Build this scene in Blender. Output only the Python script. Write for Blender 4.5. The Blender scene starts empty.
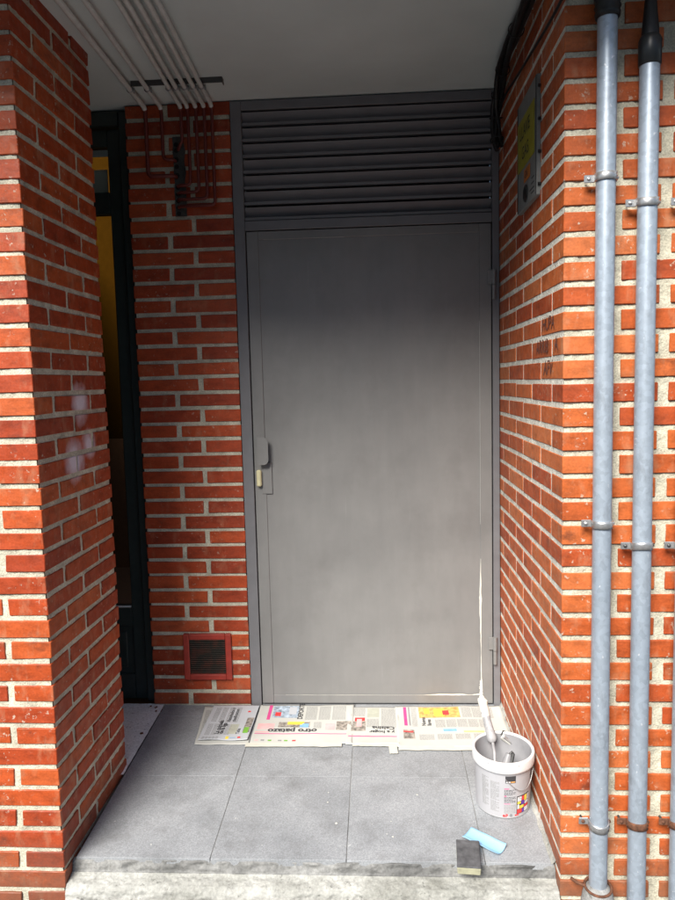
import bpy, math, random
from mathutils import Vector, Matrix, noise
random.seed(7)
SC = bpy.context.scene
COL = SC.collection
R = math.radians
CH = 0.062            # brick course height
SLOPE = 0.05
TILT = math.atan(SLOPE)
FRONT = -0.95         # outer face of the brickwork
XL, XR = -0.557, 0.845
CEIL = 2.462


def fz(y):
    return SLOPE * (y + 0.95)


# ------------------------------------------------------------------ materials
class N:
    def __init__(s, name):
        s.m = bpy.data.materials.new(name)
        s.m.use_nodes = True
        s.t = s.m.node_tree
        s.b = s.t.nodes['Principled BSDF']
        s.tc = s.t.nodes.new('ShaderNodeTexCoord')

    def node(s, kind, **kw):
        n = s.t.nodes.new(kind)
        for k, v in kw.items():
            if hasattr(n, k) and k not in n.inputs:
                setattr(n, k, v)
            else:
                n.inputs[k].default_value = v
        return n

    def link(s, a, b):
        s.t.links.new(a, b)

    def noise(s, scale, detail=4, rough=.55, vec=None, stretch=None):
        n = s.node('ShaderNodeTexNoise')
        n.inputs['Scale'].default_value = scale
        n.inputs['Detail'].default_value = detail
        n.inputs['Roughness'].default_value = rough
        if stretch:
            mp = s.node('ShaderNodeMapping')
            mp.inputs['Scale'].default_value = stretch
            s.link(s.tc.outputs['Object'], mp.inputs['Vector'])
            s.link(mp.outputs[0], n.inputs['Vector'])
        else:
            s.link(s.tc.outputs['Object'], n.inputs['Vector'])
        return n.outputs['Fac']

    def ramp(s, src, stops, interp='LINEAR'):
        r = s.node('ShaderNodeValToRGB')
        r.color_ramp.interpolation = interp
        e = r.color_ramp.elements
        while len(e) < len(stops):
            e.new(0.5)
        for el, (p, c) in zip(e, stops):
            el.position = p
            el.color = (c, c, c, 1) if isinstance(c, (int, float)) else (*c, 1)
        s.link(src, r.inputs[0])
        return r.outputs['Color']

    def mix(s, fac, a, b, mode='MIX'):
        m = s.node('ShaderNodeMix', data_type='RGBA', blend_type=mode)
        for sock, v in ((m.inputs[0], fac), (m.inputs[6], a), (m.inputs[7], b)):
            if hasattr(v, 'is_linked'):
                s.link(v, sock)
            elif isinstance(v, (int, float)):
                sock.default_value = v
            else:
                sock.default_value = (*v, 1)
        return m.outputs[2]

    def math(s, op, a, b=0.0):
        m = s.node('ShaderNodeMath', operation=op)
        for sock, v in ((m.inputs[0], a), (m.inputs[1], b)):
            if hasattr(v, 'is_linked'):
                s.link(v, sock)
            else:
                sock.default_value = v
        return m.outputs[0]

    def bump(s, h, strength=.3, dist=.002, prev=None):
        b = s.node('ShaderNodeBump')
        b.inputs['Strength'].default_value = strength
        b.inputs['Distance'].default_value = dist
        s.link(h, b.inputs['Height'])
        if prev is not None:
            s.link(prev, b.inputs['Normal'])
        s.link(b.outputs[0], s.b.inputs['Normal'])
        return b.outputs[0]

    def out(s, col=None, rough=None, metal=None, spec=None):
        for v, k in ((col, 'Base Color'), (rough, 'Roughness'), (metal, 'Metallic'), (spec, 'Specular IOR Level')):
            if v is None:
                continue
            i = s.b.inputs[k]
            if hasattr(v, 'is_linked'):
                s.link(v, i)
            elif isinstance(v, (int, float)):
                i.default_value = v
            else:
                i.default_value = (*v, 1)
        return s.m


def plain(name, col, rough=.6, metal=0, var=.12, scale=30, bump=.1):
    n = N(name)
    f = n.noise(scale, 5)
    lo = tuple(c * (1 - var) for c in col)
    hi = tuple(min(1, c * (1 + var)) for c in col)
    n.out(n.ramp(f, [(.3, lo), (.7, hi)]), rough, metal)
    if bump:
        n.bump(n.noise(scale * 4, 4), bump, .001)
    return n.m


def brick_mat(name, stops, glare_spots=None, fleck=1.0):
    n = N(name)
    at = n.node('ShaderNodeAttribute')
    at.attribute_name = 'rnd'
    rnd = at.outputs['Fac']
    base = n.ramp(rnd, stops)
    mott = n.noise(16, 5, .65, stretch=(1, 1, 2.2))
    base = n.mix(.75, base, n.ramp(mott, [(.28, .5), (.5, .95), (.75, 1.25)]), 'MULTIPLY')
    fine = n.noise(160, 3)
    base = n.mix(.4, base, n.ramp(fine, [(.3, .65), (.7, 1.2)]), 'MULTIPLY')
    # dark kiln and soot marks
    dk = n.ramp(n.noise(9, 6, .7), [(.60, 0.0), (.72, .6)])
    base = n.mix(dk, base, (.075, .028, .018))
    # lime flecks and mortar smears
    fl = n.ramp(n.noise(70, 5, .62), [(.62, 0.0), (.67, .8 * fleck)])
    ar = n.ramp(n.noise(5, 3), [(.44, 0.0), (.60, 1.0)])
    base = n.mix(n.math('MULTIPLY', fl, ar), base, (.50, .43, .34))
    sc = n.ramp(n.noise(24, 4, .6, stretch=(1, 1, .5)), [(.54, 0.0), (.76, .42 * fleck)])
    base = n.mix(sc, base, (.50, .29, .17))
    # splashed dirt on the lowest courses
    sx = n.node('ShaderNodeSeparateXYZ')
    n.link(n.tc.outputs['Object'], sx.inputs[0])
    dz = n.math('ADD', sx.outputs['Z'], n.math('MULTIPLY', n.noise(14, 5, .7), .30))
    base = n.mix(n.ramp(dz, [(.10, .62), (.30, 0.0)]), base, (.11, .075, .055))
    if glare_spots:  # pale spots of reflected light painted into the brick colour
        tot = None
        for (x, y, z, rr) in glare_spots:
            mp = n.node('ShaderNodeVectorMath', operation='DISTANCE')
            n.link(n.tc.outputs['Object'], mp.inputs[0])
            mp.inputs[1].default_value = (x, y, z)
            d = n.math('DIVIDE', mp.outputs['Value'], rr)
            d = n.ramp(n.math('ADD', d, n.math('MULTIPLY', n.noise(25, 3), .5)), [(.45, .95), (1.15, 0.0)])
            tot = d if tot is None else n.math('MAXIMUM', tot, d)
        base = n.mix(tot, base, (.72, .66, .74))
    n.out(base, n.ramp(n.noise(40, 4), [(.3, .38), (.7, .65)]), spec=.30)
    b = n.bump(n.noise(55, 6, .6), .35, .003)
    n.bump(fine, .3, .0008, b)
    return n.m


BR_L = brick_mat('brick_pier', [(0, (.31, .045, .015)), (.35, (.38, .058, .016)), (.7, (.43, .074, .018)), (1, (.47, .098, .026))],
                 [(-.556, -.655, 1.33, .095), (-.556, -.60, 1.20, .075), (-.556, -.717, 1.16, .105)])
BR_B = brick_mat('brick_back', [(0, (.28, .042, .016)), (.4, (.37, .056, .018)), (.75, (.44, .072, .020)), (1, (.42, .080, .028))], fleck=.6)
BR_R = brick_mat('brick_right', [(0, (.37, .066, .020)), (.3, (.43, .090, .023)), (.7, (.48, .115, .030)), (1, (.52, .145, .046))], fleck=1.0)


def mortar_mat(name, col):
    n = N(name)
    f = n.ramp(n.noise(20, 5), [(.3, tuple(c * .66 for c in col)), (.7, tuple(min(1, c * 1.12) for c in col))])
    g = n.ramp(n.noise(220, 4), [(.35, .6), (.6, 1.05)])
    n.out(n.mix(.7, f, g, 'MULTIPLY'), .95, spec=.2)
    b = n.bump(n.noise(90, 6, .7), .9, .005)
    n.bump(n.noise(350, 3), .6, .0012, b)
    return n.m


MORT = mortar_mat('mortar', (.66, .63, .50))
MORT_L = mortar_mat('mortar_light', (.86, .84, .74))


def tile_mat():
    n = N('terrazzo_tile')
    base = n.ramp(n.noise(6, 5), [(.3, (.245, .257, .272)), (.7, (.325, .338, .355))])
    v = n.node('ShaderNodeTexVoronoi')
    v.inputs['Scale'].default_value = 330
    n.link(n.tc.outputs['Object'], v.inputs['Vector'])
    sp = n.ramp(v.outputs['Color'], [(.1, .72), (.5, 1.0), (.92, 1.35)])
    base = n.mix(.6, base, sp, 'MULTIPLY')
    st = n.ramp(n.noise(7, 7, .72), [(.50, 0.0), (.75, .55)])
    base = n.mix(st, base, (.12, .12, .12))
    dr = n.ramp(n.noise(52, 2), [(.765, 0.0), (.78, .6)])
    base = n.mix(dr, base, (.7, .7, .68))
    at = n.node('ShaderNodeAttribute')
    at.attribute_name = 'rnd'
    base = n.mix(1.0, base, n.ramp(at.outputs['Fac'], [(0, .92), (1, 1.06)]), 'MULTIPLY')
    n.out(base, .72, spec=.35)
    n.bump(n.noise(260, 4), .35, .001)
    return n.m


TILE = tile_mat()


def concrete_mat(name, a, b, rough_b=.9):
    n = N(name)
    base = n.ramp(n.noise(5, 7, .65), [(.32, a), (.62, b)])
    base = n.mix(.6, base, n.ramp(n.noise(130, 5, .7), [(.3, .55), (.65, 1.15)]), 'MULTIPLY')
    pits = n.ramp(n.noise(60, 4, .6), [(.30, 1.0), (.38, 0.0)])
    base = n.mix(n.math('MULTIPLY', pits, .6), base, (.10, .10, .09))
    n.out(base, .95, spec=.2)
    bb = n.bump(n.noise(100, 7, .75), rough_b * .7, .005)
    n.bump(n.noise(300, 3), .5, .0012, bb)
    return n.m


STEP = concrete_mat('whitewashed_concrete', (.24, .24, .215), (.50, .50, .47))
BED = concrete_mat('dirty_mortar_bed', (.10, .10, .098), (.34, .34, .33), 1.0)
NICHE = concrete_mat('dark_mortar', (.03, .03, .028), (.12, .12, .11), 1.0)  # very dark mortar around the pipe holes
PATCH = concrete_mat('pale_cement', (.84, .89, .90), (.95, .97, .98), .3)
PAVE = concrete_mat('pavement', (.075, .077, .08), (.12, .12, .12), .3)


def door_mat():
    n = N('grey_door_paint')
    f = n.ramp(n.noise(2.2, 5, .6), [(.3, (.180, .180, .178)), (.7, (.235, .233, .228))])
    roll = n.ramp(n.noise(9, 4, .6, stretch=(2.5, 1, .5)), [(.3, .94), (.7, 1.05)])
    f = n.mix(.7, f, roll, 'MULTIPLY')
    sc = n.ramp(n.noise(6, 6, .75, stretch=(9, 1, .35)), [(.63, 0.0), (.70, .22)])
    f = n.mix(sc, f, (.33, .33, .32))
    gr = n.ramp(n.noise(3.5, 7, .7), [(.50, 0.0), (.78, .40)])
    f = n.mix(gr, f, (.13, .125, .12))
    n.out(f, n.ramp(n.noise(5, 6, .65, stretch=(1.5, 1, .6)), [(.3, .30), (.7, .52)]), spec=.5)
    b = n.bump(n.noise(240, 3), .18, .0008)
    n.bump(n.noise(3, 2), .12, .006, b)
    return n.m


DOOR = door_mat()
FRAME = plain('grey_frame_paint', (.165, .165, .175), .42, var=.08, scale=12)
GPALE = plain('pale_primer_edge', (.42, .42, .40), .5)
WPAINT = plain('wet_white_paint', (.64, .63, .57), .35, scale=40)
CEILM = plain('ceiling_paint', (.64, .73, .73), .9, var=.07, scale=3, bump=.2)
DGREEN = plain('dark_green_paint', (.026, .038, .036), .35, var=.15)
BLACK = plain('black_rubber', (.012, .012, .012), .45, var=.2)
BLKPL = plain('black_plastic', (.02, .021, .022), .35, var=.2)
PIPEW = plain('pipe_grey_white_paint', (.62, .65, .63), .55)
PIPER = plain('pipe_brick_red_paint', (.14, .024, .018), .5)
REDP = plain('red_grille_paint', (.32, .035, .022), .5, var=.2)
HOLE_SHADE = plain('hole_shade', (.006, .006, .006), .9, bump=0)  # near-black, stands in for the shade inside holes and behind slats
STEELD = plain('dark_steel', (.10, .10, .10), .5, .7)
RUST = plain('rusty_steel', (.13, .055, .03), .85, .1, var=.5, scale=80, bump=.6)
CREAM = plain('cream_plastic', (.62, .58, .36), .4)
CABG = plain('cabinet_grey_paint', (.20, .205, .195), .5)
YEL = plain('yellow_label', (.30, .27, .02), .5)
ORG = plain('orange_label', (.5, .15, .02), .5)
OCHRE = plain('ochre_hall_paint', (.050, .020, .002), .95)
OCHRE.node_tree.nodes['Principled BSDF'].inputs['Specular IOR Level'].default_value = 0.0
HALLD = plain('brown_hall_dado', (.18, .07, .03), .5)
PAPER = plain('newsprint', (.52, .52, .485), .85, var=.04, scale=8)
PAPER2 = plain('newsprint_bluish', (.49, .51, .54), .85, var=.04, scale=8)
TAPE = plain('masking_tape', (.58, .57, .50), .7, var=.04)
INK = plain('grey_ink', (.27, .27, .27), .85, bump=0)
INKD = plain('black_ink', (.04, .04, .045), .8, bump=0)
PINK = plain('magenta_ink', (.62, .07, .25), .8, bump=0)
PINKL = plain('pale_pink_ink', (.75, .42, .42), .8, bump=0)
GRN = plain('green_ink', (.18, .42, .05), .8, bump=0)
BLU = plain('blue_ink', (.22, .42, .66), .8, bump=0)
YINK = plain('yellow_ink', (.80, .62, .08), .8, bump=0)
OINK = plain('orange_ink', (.80, .38, .12), .8, var=.4, scale=60, bump=0)
RINK = plain('red_ink', (.70, .05, .05), .8, bump=0)
GPH = plain('photo_grey', (.28, .25, .22), .8, var=.7, scale=70, bump=0)
BPH = plain('photo_blue', (.35, .42, .50), .8, var=.6, scale=60, bump=0)
def used_plastic():
    n = N('white_bucket_plastic')
    sm = n.ramp(n.noise(28, 5, .6), [(.60, 0.0), (.64, .75)])
    sc = n.ramp(n.noise(90, 3, stretch=(1, 1, .3)), [(.62, 0.0), (.72, .25)])
    c = n.mix(sc, (.72, .72, .72), (.45, .45, .46))
    n.out(n.mix(sm, c, (.40, .40, .41)), .34)
    return n.m


WHITEP = used_plastic()
BODYP = plain('pale_grey_label', (.42, .42, .44), .4, var=.03)
GPAINT = plain('grey_paint_coat', (.30, .30, .315), .4, var=.15, scale=14)
PURP = plain('purple_ink', (.12, .04, .36), .6, bump=0)
SPDK = plain('dark_abrasive', (.085, .085, .09), .9, var=.4, scale=40, bump=.8)
SPBG = plain('beige_foam', (.36, .35, .24), .9, var=.15, scale=60, bump=.6)
BLUEP = plain('blue_abrasive_paper', (.30, .56, .82), .8, var=.06)
MARK = plain('marker_ink', (.12, .045, .035), .7, bump=0)


def galv():
    n = N('galvanised_steel')
    v = n.node('ShaderNodeTexVoronoi')
    v.inputs['Scale'].default_value = 90
    n.link(n.tc.outputs['Object'], v.inputs['Vector'])
    sp = n.ramp(v.outputs['Color'], [(.2, .86), (.8, 1.08)])
    base = n.ramp(n.noise(5, 5, stretch=(1, 1, .35)), [(.3, (.33, .39, .46)), (.7, (.43, .49, .56))])
    base = n.mix(.7, base, sp, 'MULTIPLY')
    dots = n.ramp(n.noise(75, 3), [(.70, 0.0), (.73, .7)])
    base = n.mix(dots, base, (.75, .76, .78))
    dirt = n.ramp(n.noise(30, 6, .7, stretch=(1, 1, .4)), [(.52, 0.0), (.72, .6)])
    base = n.mix(dirt, base, (.22, .24, .27))
    n.out(base, .40, .38)
    n.bump(n.noise(120, 4), .2, .0008)
    return n.m


GALV = galv()
CLAMP = plain('zinc_clamp', (.50, .50, .50), .35, .75, var=.2, scale=60)


def glass():
    n = N('door_glass')
    n.b.inputs['Base Color'].default_value = (.8, .85, .82, 1)
    n.b.inputs['Roughness'].default_value = .02
    n.b.inputs['Transmission Weight'].default_value = 1.0
    n.b.inputs['IOR'].default_value = 1.05
    return n.m


GLASS = glass()


# ------------------------------------------------------------------ mesh building
class MB:
    def __init__(s):
        s.v, s.f, s.mi, s.r, s.sm = [], [], [], [], []
        s.mats = []

    def m(s, mat):
        if mat not in s.mats:
            s.mats.append(mat)
        return s.mats.index(mat)

    def add(s, vs, fs, mat, rnd=0.5, smooth=False):
        o = len(s.v)
        k = s.m(mat)
        s.v += [tuple(v) for v in vs]
        for f in fs:
            s.f.append([i + o for i in f])
            s.mi.append(k)
            s.r.append(rnd)
            s.sm.append(smooth)

    def box(s, x0, x1, y0, y1, z0, z1, mat, bev=.001, rnd=.5, jit=0, M=None):
        """chamfered box"""
        if x1 < x0: x0, x1 = x1, x0
        if y1 < y0: y0, y1 = y1, y0
        if z1 < z0: z0, z1 = z1, z0
        b = min(bev, (x1 - x0) * .45, (y1 - y0) * .45, (z1 - z0) * .45)
        X, Y, Z = (x0, x1), (y0, y1), (z0, z1)
        idx = {}
        vs = []
        for i in (0, 1):
            for j in (0, 1):
                for k in (0, 1):
                    j3 = Vector([random.uniform(-jit, jit) for _ in range(3)])
                    for a in range(3):
                        p = [X[i], Y[j], Z[k]]
                        sg = (1 - 2 * i, 1 - 2 * j, 1 - 2 * k)
                        for ax in range(3):
                            if ax != a:
                                p[ax] += sg[ax] * b
                        idx[(i, j, k, a)] = len(vs)
                        v = Vector(p) + j3
                        vs.append(M @ v if M else v)
        g = lambda i, j, k, a: idx[(i, j, k, a)]
        fs = []
        for i in (0, 1):
            q = [g(i, 0, 0, 0), g(i, 1, 0, 0), g(i, 1, 1, 0), g(i, 0, 1, 0)]
            fs.append(q if i else q[::-1])
            q = [g(0, i, 0, 1), g(0, i, 1, 1), g(1, i, 1, 1), g(1, i, 0, 1)]
            fs.append(q if i else q[::-1])
            q = [g(0, 0, i, 2), g(1, 0, i, 2), g(1, 1, i, 2), g(0, 1, i, 2)]
            fs.append(q if i else q[::-1])
        for i in (0, 1):
            for j in (0, 1):
                fs.append([g(i, j, 0, 0), g(i, j, 1, 0), g(i, j, 1, 1), g(i, j, 0, 1)][::(1 if i == j else -1)])
                fs.append([g(i, 0, j, 0), g(i, 0, j, 2), g(i, 1, j, 2), g(i, 1, j, 0)][::(1 if i == j else -1)])
                fs.append([g(0, i, j, 1), g(1, i, j, 1), g(1, i, j, 2), g(0, i, j, 2)][::(1 if i == j else -1)])
                for k in (0, 1):
                    fs.append([g(i, j, k, 0), g(i, j, k, 1), g(i, j, k, 2)][::(1 if (i + j + k) % 2 else -1)])
        s.add(vs, fs, mat, rnd)

    def tube(s, pts, r, mat, seg=12, cap=True, radii=None):
        pts = [Vector(p) for p in pts]
        n = len(pts)
        T = []
        for i in range(n):
            a = pts[max(i - 1, 0)]
            c = pts[min(i + 1, n - 1)]
            T.append((c - a).normalized())
        u = T[0].orthogonal().normalized()
        vs = []
        for i in range(n):
            u = (u - T[i] * u.dot(T[i])).normalized()
            w = T[i].cross(u)
            rr = radii[i] if radii else r
            for k in range(seg):
                a = 2 * math.pi * k / seg
                vs.append(pts[i] + (u * math.cos(a) + w * math.sin(a)) * rr)
        fs = []
        for i in range(n - 1):
            for k in range(seg):
                k2 = (k + 1) % seg
                fs.append([i * seg + k, i * seg + k2, (i + 1) * seg + k2, (i + 1) * seg + k])
        s.add(vs, fs, mat, smooth=True)
        if cap:
            o = vs[:seg]
            s.add(o, [list(range(seg))[::-1]], mat)
            o = vs[-seg:]
            s.add(o, [list(range(seg))], mat)

    def lathe(s, prof, mat, seg=48, M=None):
        vs, fs = [], []
        for (r, z) in prof:
            for k in range(seg):
                a = 2 * math.pi * k / seg
                v = Vector((r * math.cos(a), r * math.sin(a), z))
                vs.append(M @ v if M else v)
        for i in range(len(prof) - 1):
            for k in range(seg):
                k2 = (k + 1) % seg
                fs.append([i * seg + k, i * seg + k2, (i + 1) * seg + k2, (i + 1) * seg + k])
        s.add(vs, fs, mat, smooth=True)

    def grid(s, fn, nu, nv, mat, smooth=True, flip=False):
        vs = [fn(i / nu, j / nv) for j in range(nv + 1) for i in range(nu + 1)]
        fs = []
        for j in range(nv):
            for i in range(nu):
                a = j * (nu + 1) + i
                q = [a, a + 1, a + nu + 2, a + nu + 1]
                fs.append(q[::-1] if flip else q)
        s.add(vs, fs, mat, smooth=smooth)

    def build(s, name, parent=None, loc=None):
        me = bpy.data.meshes.new(name)
        me.from_pydata(s.v, [], s.f)
        for m in s.mats:
            me.materials.append(m)
        me.polygons.foreach_set('material_index', s.mi)
        me.polygons.foreach_set('use_smooth', s.sm)
        at = me.attributes.new('rnd', 'FLOAT', 'FACE')
        at.data.foreach_set('value', s.r)
        me.update()
        o = bpy.data.objects.new(name, me)
        COL.objects.link(o)
        if parent:
            o.parent = parent
        if loc:
            o.location = loc
        return o


def tag(o, label, cat, group=None):
    o['label'] = label
    o['category'] = cat
    if group:
        o['group'] = group
    return o


def struct(o, label, cat):
    o['kind'] = 'structure'
    o['label'] = label
    o['category'] = cat
    return o


def thing(name, loc, label, cat, group=None, rot=(0, 0, 0)):
    o = bpy.data.objects.new(name, None)
    o.empty_display_size = .05
    COL.objects.link(o)
    o.location = loc
    o.rotation_euler = rot
    return tag(o, label, cat, group)


def text_into(mb, txt, mat, size, M, bold=0.0, shear=0.0):
    cu = bpy.data.curves.new('lettering', 'FONT')
    cu.body = txt
    cu.size = size
    cu.offset = bold
    cu.shear = shear
    cu.align_x = 'LEFT'
    cu.resolution_u = 3
    o = bpy.data.objects.new('lettering', cu)
    COL.objects.link(o)
    bpy.context.view_layer.update()
    me = o.evaluated_get(bpy.context.evaluated_depsgraph_get()).to_mesh()
    vs = [M(v.co.x, v.co.y) for v in me.vertices]
    fs = [list(p.vertices) for p in me.polygons]
    mb.add(vs, fs, mat)
    o.to_mesh_clear()
    bpy.data.objects.remove(o)
    bpy.data.curves.remove(cu)


# ------------------------------------------------------------------ brickwork
def mortar_face(mb, axis, const, a0, a1, z0, z1, mat, sign, amp=.0022, step=.009):
    """rough mortar sheet on plane axis=const, facing sign"""
    nu = max(2, int(abs(a1 - a0) / step))
    nv = max(2, int((z1 - z0) / step))

    def fn(u, v):
        a = a0 + (a1 - a0) * u
        z = z0 + (z1 - z0) * v
        d = noise.noise((a * 60, z * 60, const * 10)) * amp + noise.noise((a * 160, z * 160, 3)) * amp * .6
        if u in (0, 1) or v in (0, 1):
            d = -.001
        c = const + sign * d
        return (a, c, z) if axis == 'Y' else (c, a, z)
    mb.grid(fn, nu, nv, mat, True, flip=(sign > 0) == (axis == 'Y'))


def brick(mb, x0, x1, y0, y1, z0, mat, k, tight=1.0):
    g = .0072 + random.uniform(-.0006, .0008)
    h0, h1 = z0 + g, z0 + CH - g
    r = random.random()
    e = lambda: random.uniform(-.0014, .0014)
    mb.box(x0 + e() * tight, x1 + e(), y0 + e(), y1 + e(), h0 + e(), h1 + e(), mat, .0017, r, .0013 * tight)


def zbase(k, off=0.0):
    return off + k * CH


# left pier ------------------------------------------------------------
mb = MB()
PB = -.433
for k in range(-3, 40):
    z = zbase(k)
    if k % 2 == 0:   # header on the front, stretchers along the side
        x = XL
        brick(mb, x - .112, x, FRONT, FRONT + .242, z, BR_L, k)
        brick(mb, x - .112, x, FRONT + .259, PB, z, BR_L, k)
        x -= .112 + .02
    else:
        x = XL
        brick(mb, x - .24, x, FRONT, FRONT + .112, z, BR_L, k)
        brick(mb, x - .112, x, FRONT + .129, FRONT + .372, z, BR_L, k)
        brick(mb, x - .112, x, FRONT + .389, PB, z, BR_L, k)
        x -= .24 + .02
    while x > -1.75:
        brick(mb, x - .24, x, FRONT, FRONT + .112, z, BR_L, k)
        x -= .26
mb.box(-1.8, XL - .009, FRONT + .009, PB - .006, -.2, CEIL - .004, MORT, .001)
mortar_face(mb, 'Y', FRONT + .0048, -1.4, XL - .007, -.2, 2.45, MORT, -1)
mortar_face(mb, 'X', XL - .0035, FRONT + .007, PB - .006, -.2, 2.45, MORT, 1)
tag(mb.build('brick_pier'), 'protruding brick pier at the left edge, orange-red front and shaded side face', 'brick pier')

# back pillar ----------------------------------------------------------
mb = MB()
ZB = .047
PX0, PX1 = -.589, -.18
GR = (-.452, -.253, .163, .358)      # vent opening
for k in range(0, 39):
    z = zbase(k, ZB)
    cuts = [(PX0, PX0 + .147), (PX0 + .167, PX1)] if k % 2 == 0 else [(PX0, PX1 - .165), (PX1 - .145, PX1)]
    for (a, b) in cuts:
        if z + CH > GR[2] + .01 and z < GR[3] - .02:
            if a < GR[0]:
                brick(mb, a, min(b, GR[0] - .001), -.004, .14, z, BR_B, k)
            if b > GR[1]:
                brick(mb, max(a, GR[1] + .001), b, -.004, .14, z, BR_B, k)
        else:
            brick(mb, a, b, -.004, .14, z, BR_B, k)
mb.box(PX0 + .008, PX1 - .004, .006, .5, 0, CEIL - .004, MORT, .001)
mortar_face(mb, 'Y', .0005, PX0 + .005, PX1 - .003, .03, 2.455, MORT, -1, .0012)
mb.box(PX0, PX1, .002, .13, .015, ZB + .004, BR_B, .003, .2)
tag(mb.build('brick_pillar'), 'narrow brick pillar between the dark green door and the grey metal door', 'brick pillar')

# right wall -----------------------------------------------------------
mb = MB()
for k in range(-3, 40):
    z = zbase(k)
    hx = .118 if k % 2 == 0 else .24
    hy = .245 if k % 2 == 0 else .115
    brick(mb, XR, XR + hx, FRONT, FRONT + hy, z, BR_R, k, .3)
    x = XR + hx + .028
    while x < 2.3:
        brick(mb, x, x + .242, FRONT, FRONT + .11, z, BR_R, k, .3)
        x += .27
    y = FRONT + hy + .013
    while y < .02:
        brick(mb, XR, XR + .11, y, min(y + .239, .06), z, BR_R, k, .3)
        y += .252
mb.box(XR + .008, 2.35, FRONT + .009, .06, -.2, CEIL - .004, MORT, .001)
mortar_face(mb, 'Y', FRONT + .0052, XR + .004, 1.5, -.2, 2.45, MORT, -1, .003)
mortar_face(mb, 'X', XR + .0019, FRONT + .004, .05, -.2, 2.45, MORT_L, -1, .0005)
rw = tag(mb.build('brick_wall'), 'orange brick wall on the right of the doorway carrying the galvanised pipes', 'brick wall')
g = MB()


def grafM(y0, z0, slope=0.0):
    return lambda x, y: (XR - .0026, y0 - x, z0 + y + x * slope)


text_into(g, 'HUPA', MARK, .054, grafM(-.722, 1.508), .0002, .15)
text_into(g, 'ARRIB', MARK, .056, grafM(-.645, 1.446), .0002, .2)
text_into(g, 'A', MARK, .056, grafM(-.865, 1.448), .0002, .1)
text_into(g, 'AFV', MARK, .058, grafM(-.74, 1.384), .0002, .25)
g.build('graffiti', rw)

# ------------------------------------------------------------------ setting
mb = MB()
mb.add([(-60, -60, -.175), (60, -60, -.175), (60, 60, -.175), (-60, 60, -.175)], [[0, 1, 2, 3]], PAVE)
struct(mb.build('ground'), 'grey concrete pavement in front of the step', 'ground')

mb = MB()
xs = [-.547, -.147, .251, .649, XR - .004]
ys = [-.896, -.492, -.088, .06]
for i in range(4):
    for j in range(3):
        x0, x1 = xs[i] + .0011, xs[i + 1] - .0011
        y0, y1 = ys[j] + .0005, ys[j + 1] - .0005
        Mx = Matrix(((1, 0, 0, 0), (0, 1, 0, 0), (0, SLOPE, 1, SLOPE * .95), (0, 0, 0, 1)))
        mb.box(x0, x1, y0, y1, -.028, random.uniform(-.0004, .0004), TILE, .0007, random.random(), .0002, Mx)
mb.box(-.547, XR, -.885, .3, -.2, -.0018, BED, .001, M=Matrix(((1, 0, 0, 0), (0, 1, 0, 0), (0, SLOPE, 1, SLOPE * .95), (0, 0, 0, 1))))
struct(mb.build('floor'), 'speckled grey square tiles of the entrance platform', 'floor')
# mortar fillet along the foot of the right wall
mb = MB()
mb.grid(lambda u, v: (XR + .002 - .014 * (1 - v) - .003 * noise.noise((u * 25, 1, 2)), -.90 + .9 * u,
                      fz(-.90 + .9 * u) + .001 + .014 * v * v + .002 * noise.noise((u * 40, v * 3, 5)) * v), 90, 5, STEP)
struct(mb.build('wall_foot_mortar'), 'pale mortar fillet at the foot of the right wall', 'mortar')

mb = MB()
mb.grid(lambda u, v: (-1.8 + 1.252 * u, PB - .06 + (.5) * v, fz(PB - .06 + .5 * v) + .003 + .0025 * noise.noise((u * 30, v * 14, 1)) + .002 * noise.noise((u * 90, v * 40, 1))), 120, 50, PATCH)
struct(mb.build('threshold'), 'pale cement strip in front of the dark green door', 'threshold')

# rough step: mortar bed edge, nose, face
prof = [(-.885, -.004), (-.8975, -.0045), (-.901, -.016), (-.903, -.034), (-.915, -.040), (-.930, -.043), (-.945, -.047), (-.955, -.056), (-.959, -.072), (-.960, -.10), (-.961, -.14), (-.962, -.185)]


def profile(v):
    t = v * (len(prof) - 1)
    i = min(int(t), len(prof) - 2)
    f = t - i
    a, b = prof[i], prof[i + 1]
    return a[0] + (b[0] - a[0]) * f, a[1] + (b[1] - a[1]) * f


def stepfn(v0, v1):
    def fn(u, v):
        vv = v0 + (v1 - v0) * v
        x = -.556 + 1.40 * u
        y, z = profile(vv)
        n1 = noise.noise((x * 9, y * 9, z * 9)) * .006 + noise.noise((x * 38, y * 60, z * 60)) * .0045 + noise.noise((x * 120, y * 140, z * 140)) * .002
        if vv < .3:
            n1 += (noise.noise((x * 22, 7, vv * 9)) - .1) * .008
            n1 = max(-.005, min(.006, n1))
        n1 *= min(1, vv / .1)
        return (x, y - n1, z + n1 * .6 * (1 if vv < .75 else 0))
    return fn


mb = MB()
mb.grid(stepfn(0, .30), 420, 16, BED, flip=True)
mb.grid(stepfn(.30, 1), 420, 46, STEP, flip=True)
struct(mb.build('step'), 'rough whitewashed concrete step under the tiles', 'step')

mb = MB()
mb.box(-1.9, 2.4, -1.50, .6, CEIL, CEIL + .26, CEILM, .004)
struct(mb.build('ceiling'), 'plain grey painted soffit over the entrance', 'ceiling')
mb = MB()
mb.box(-1.9, 2.4, -1.48, .0, CEIL + .262, 5.2, CEILM, .004)
tag(mb.build('upper_storey_wall'), 'plain wall of the storey above the entrance soffit', 'wall')

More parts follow.
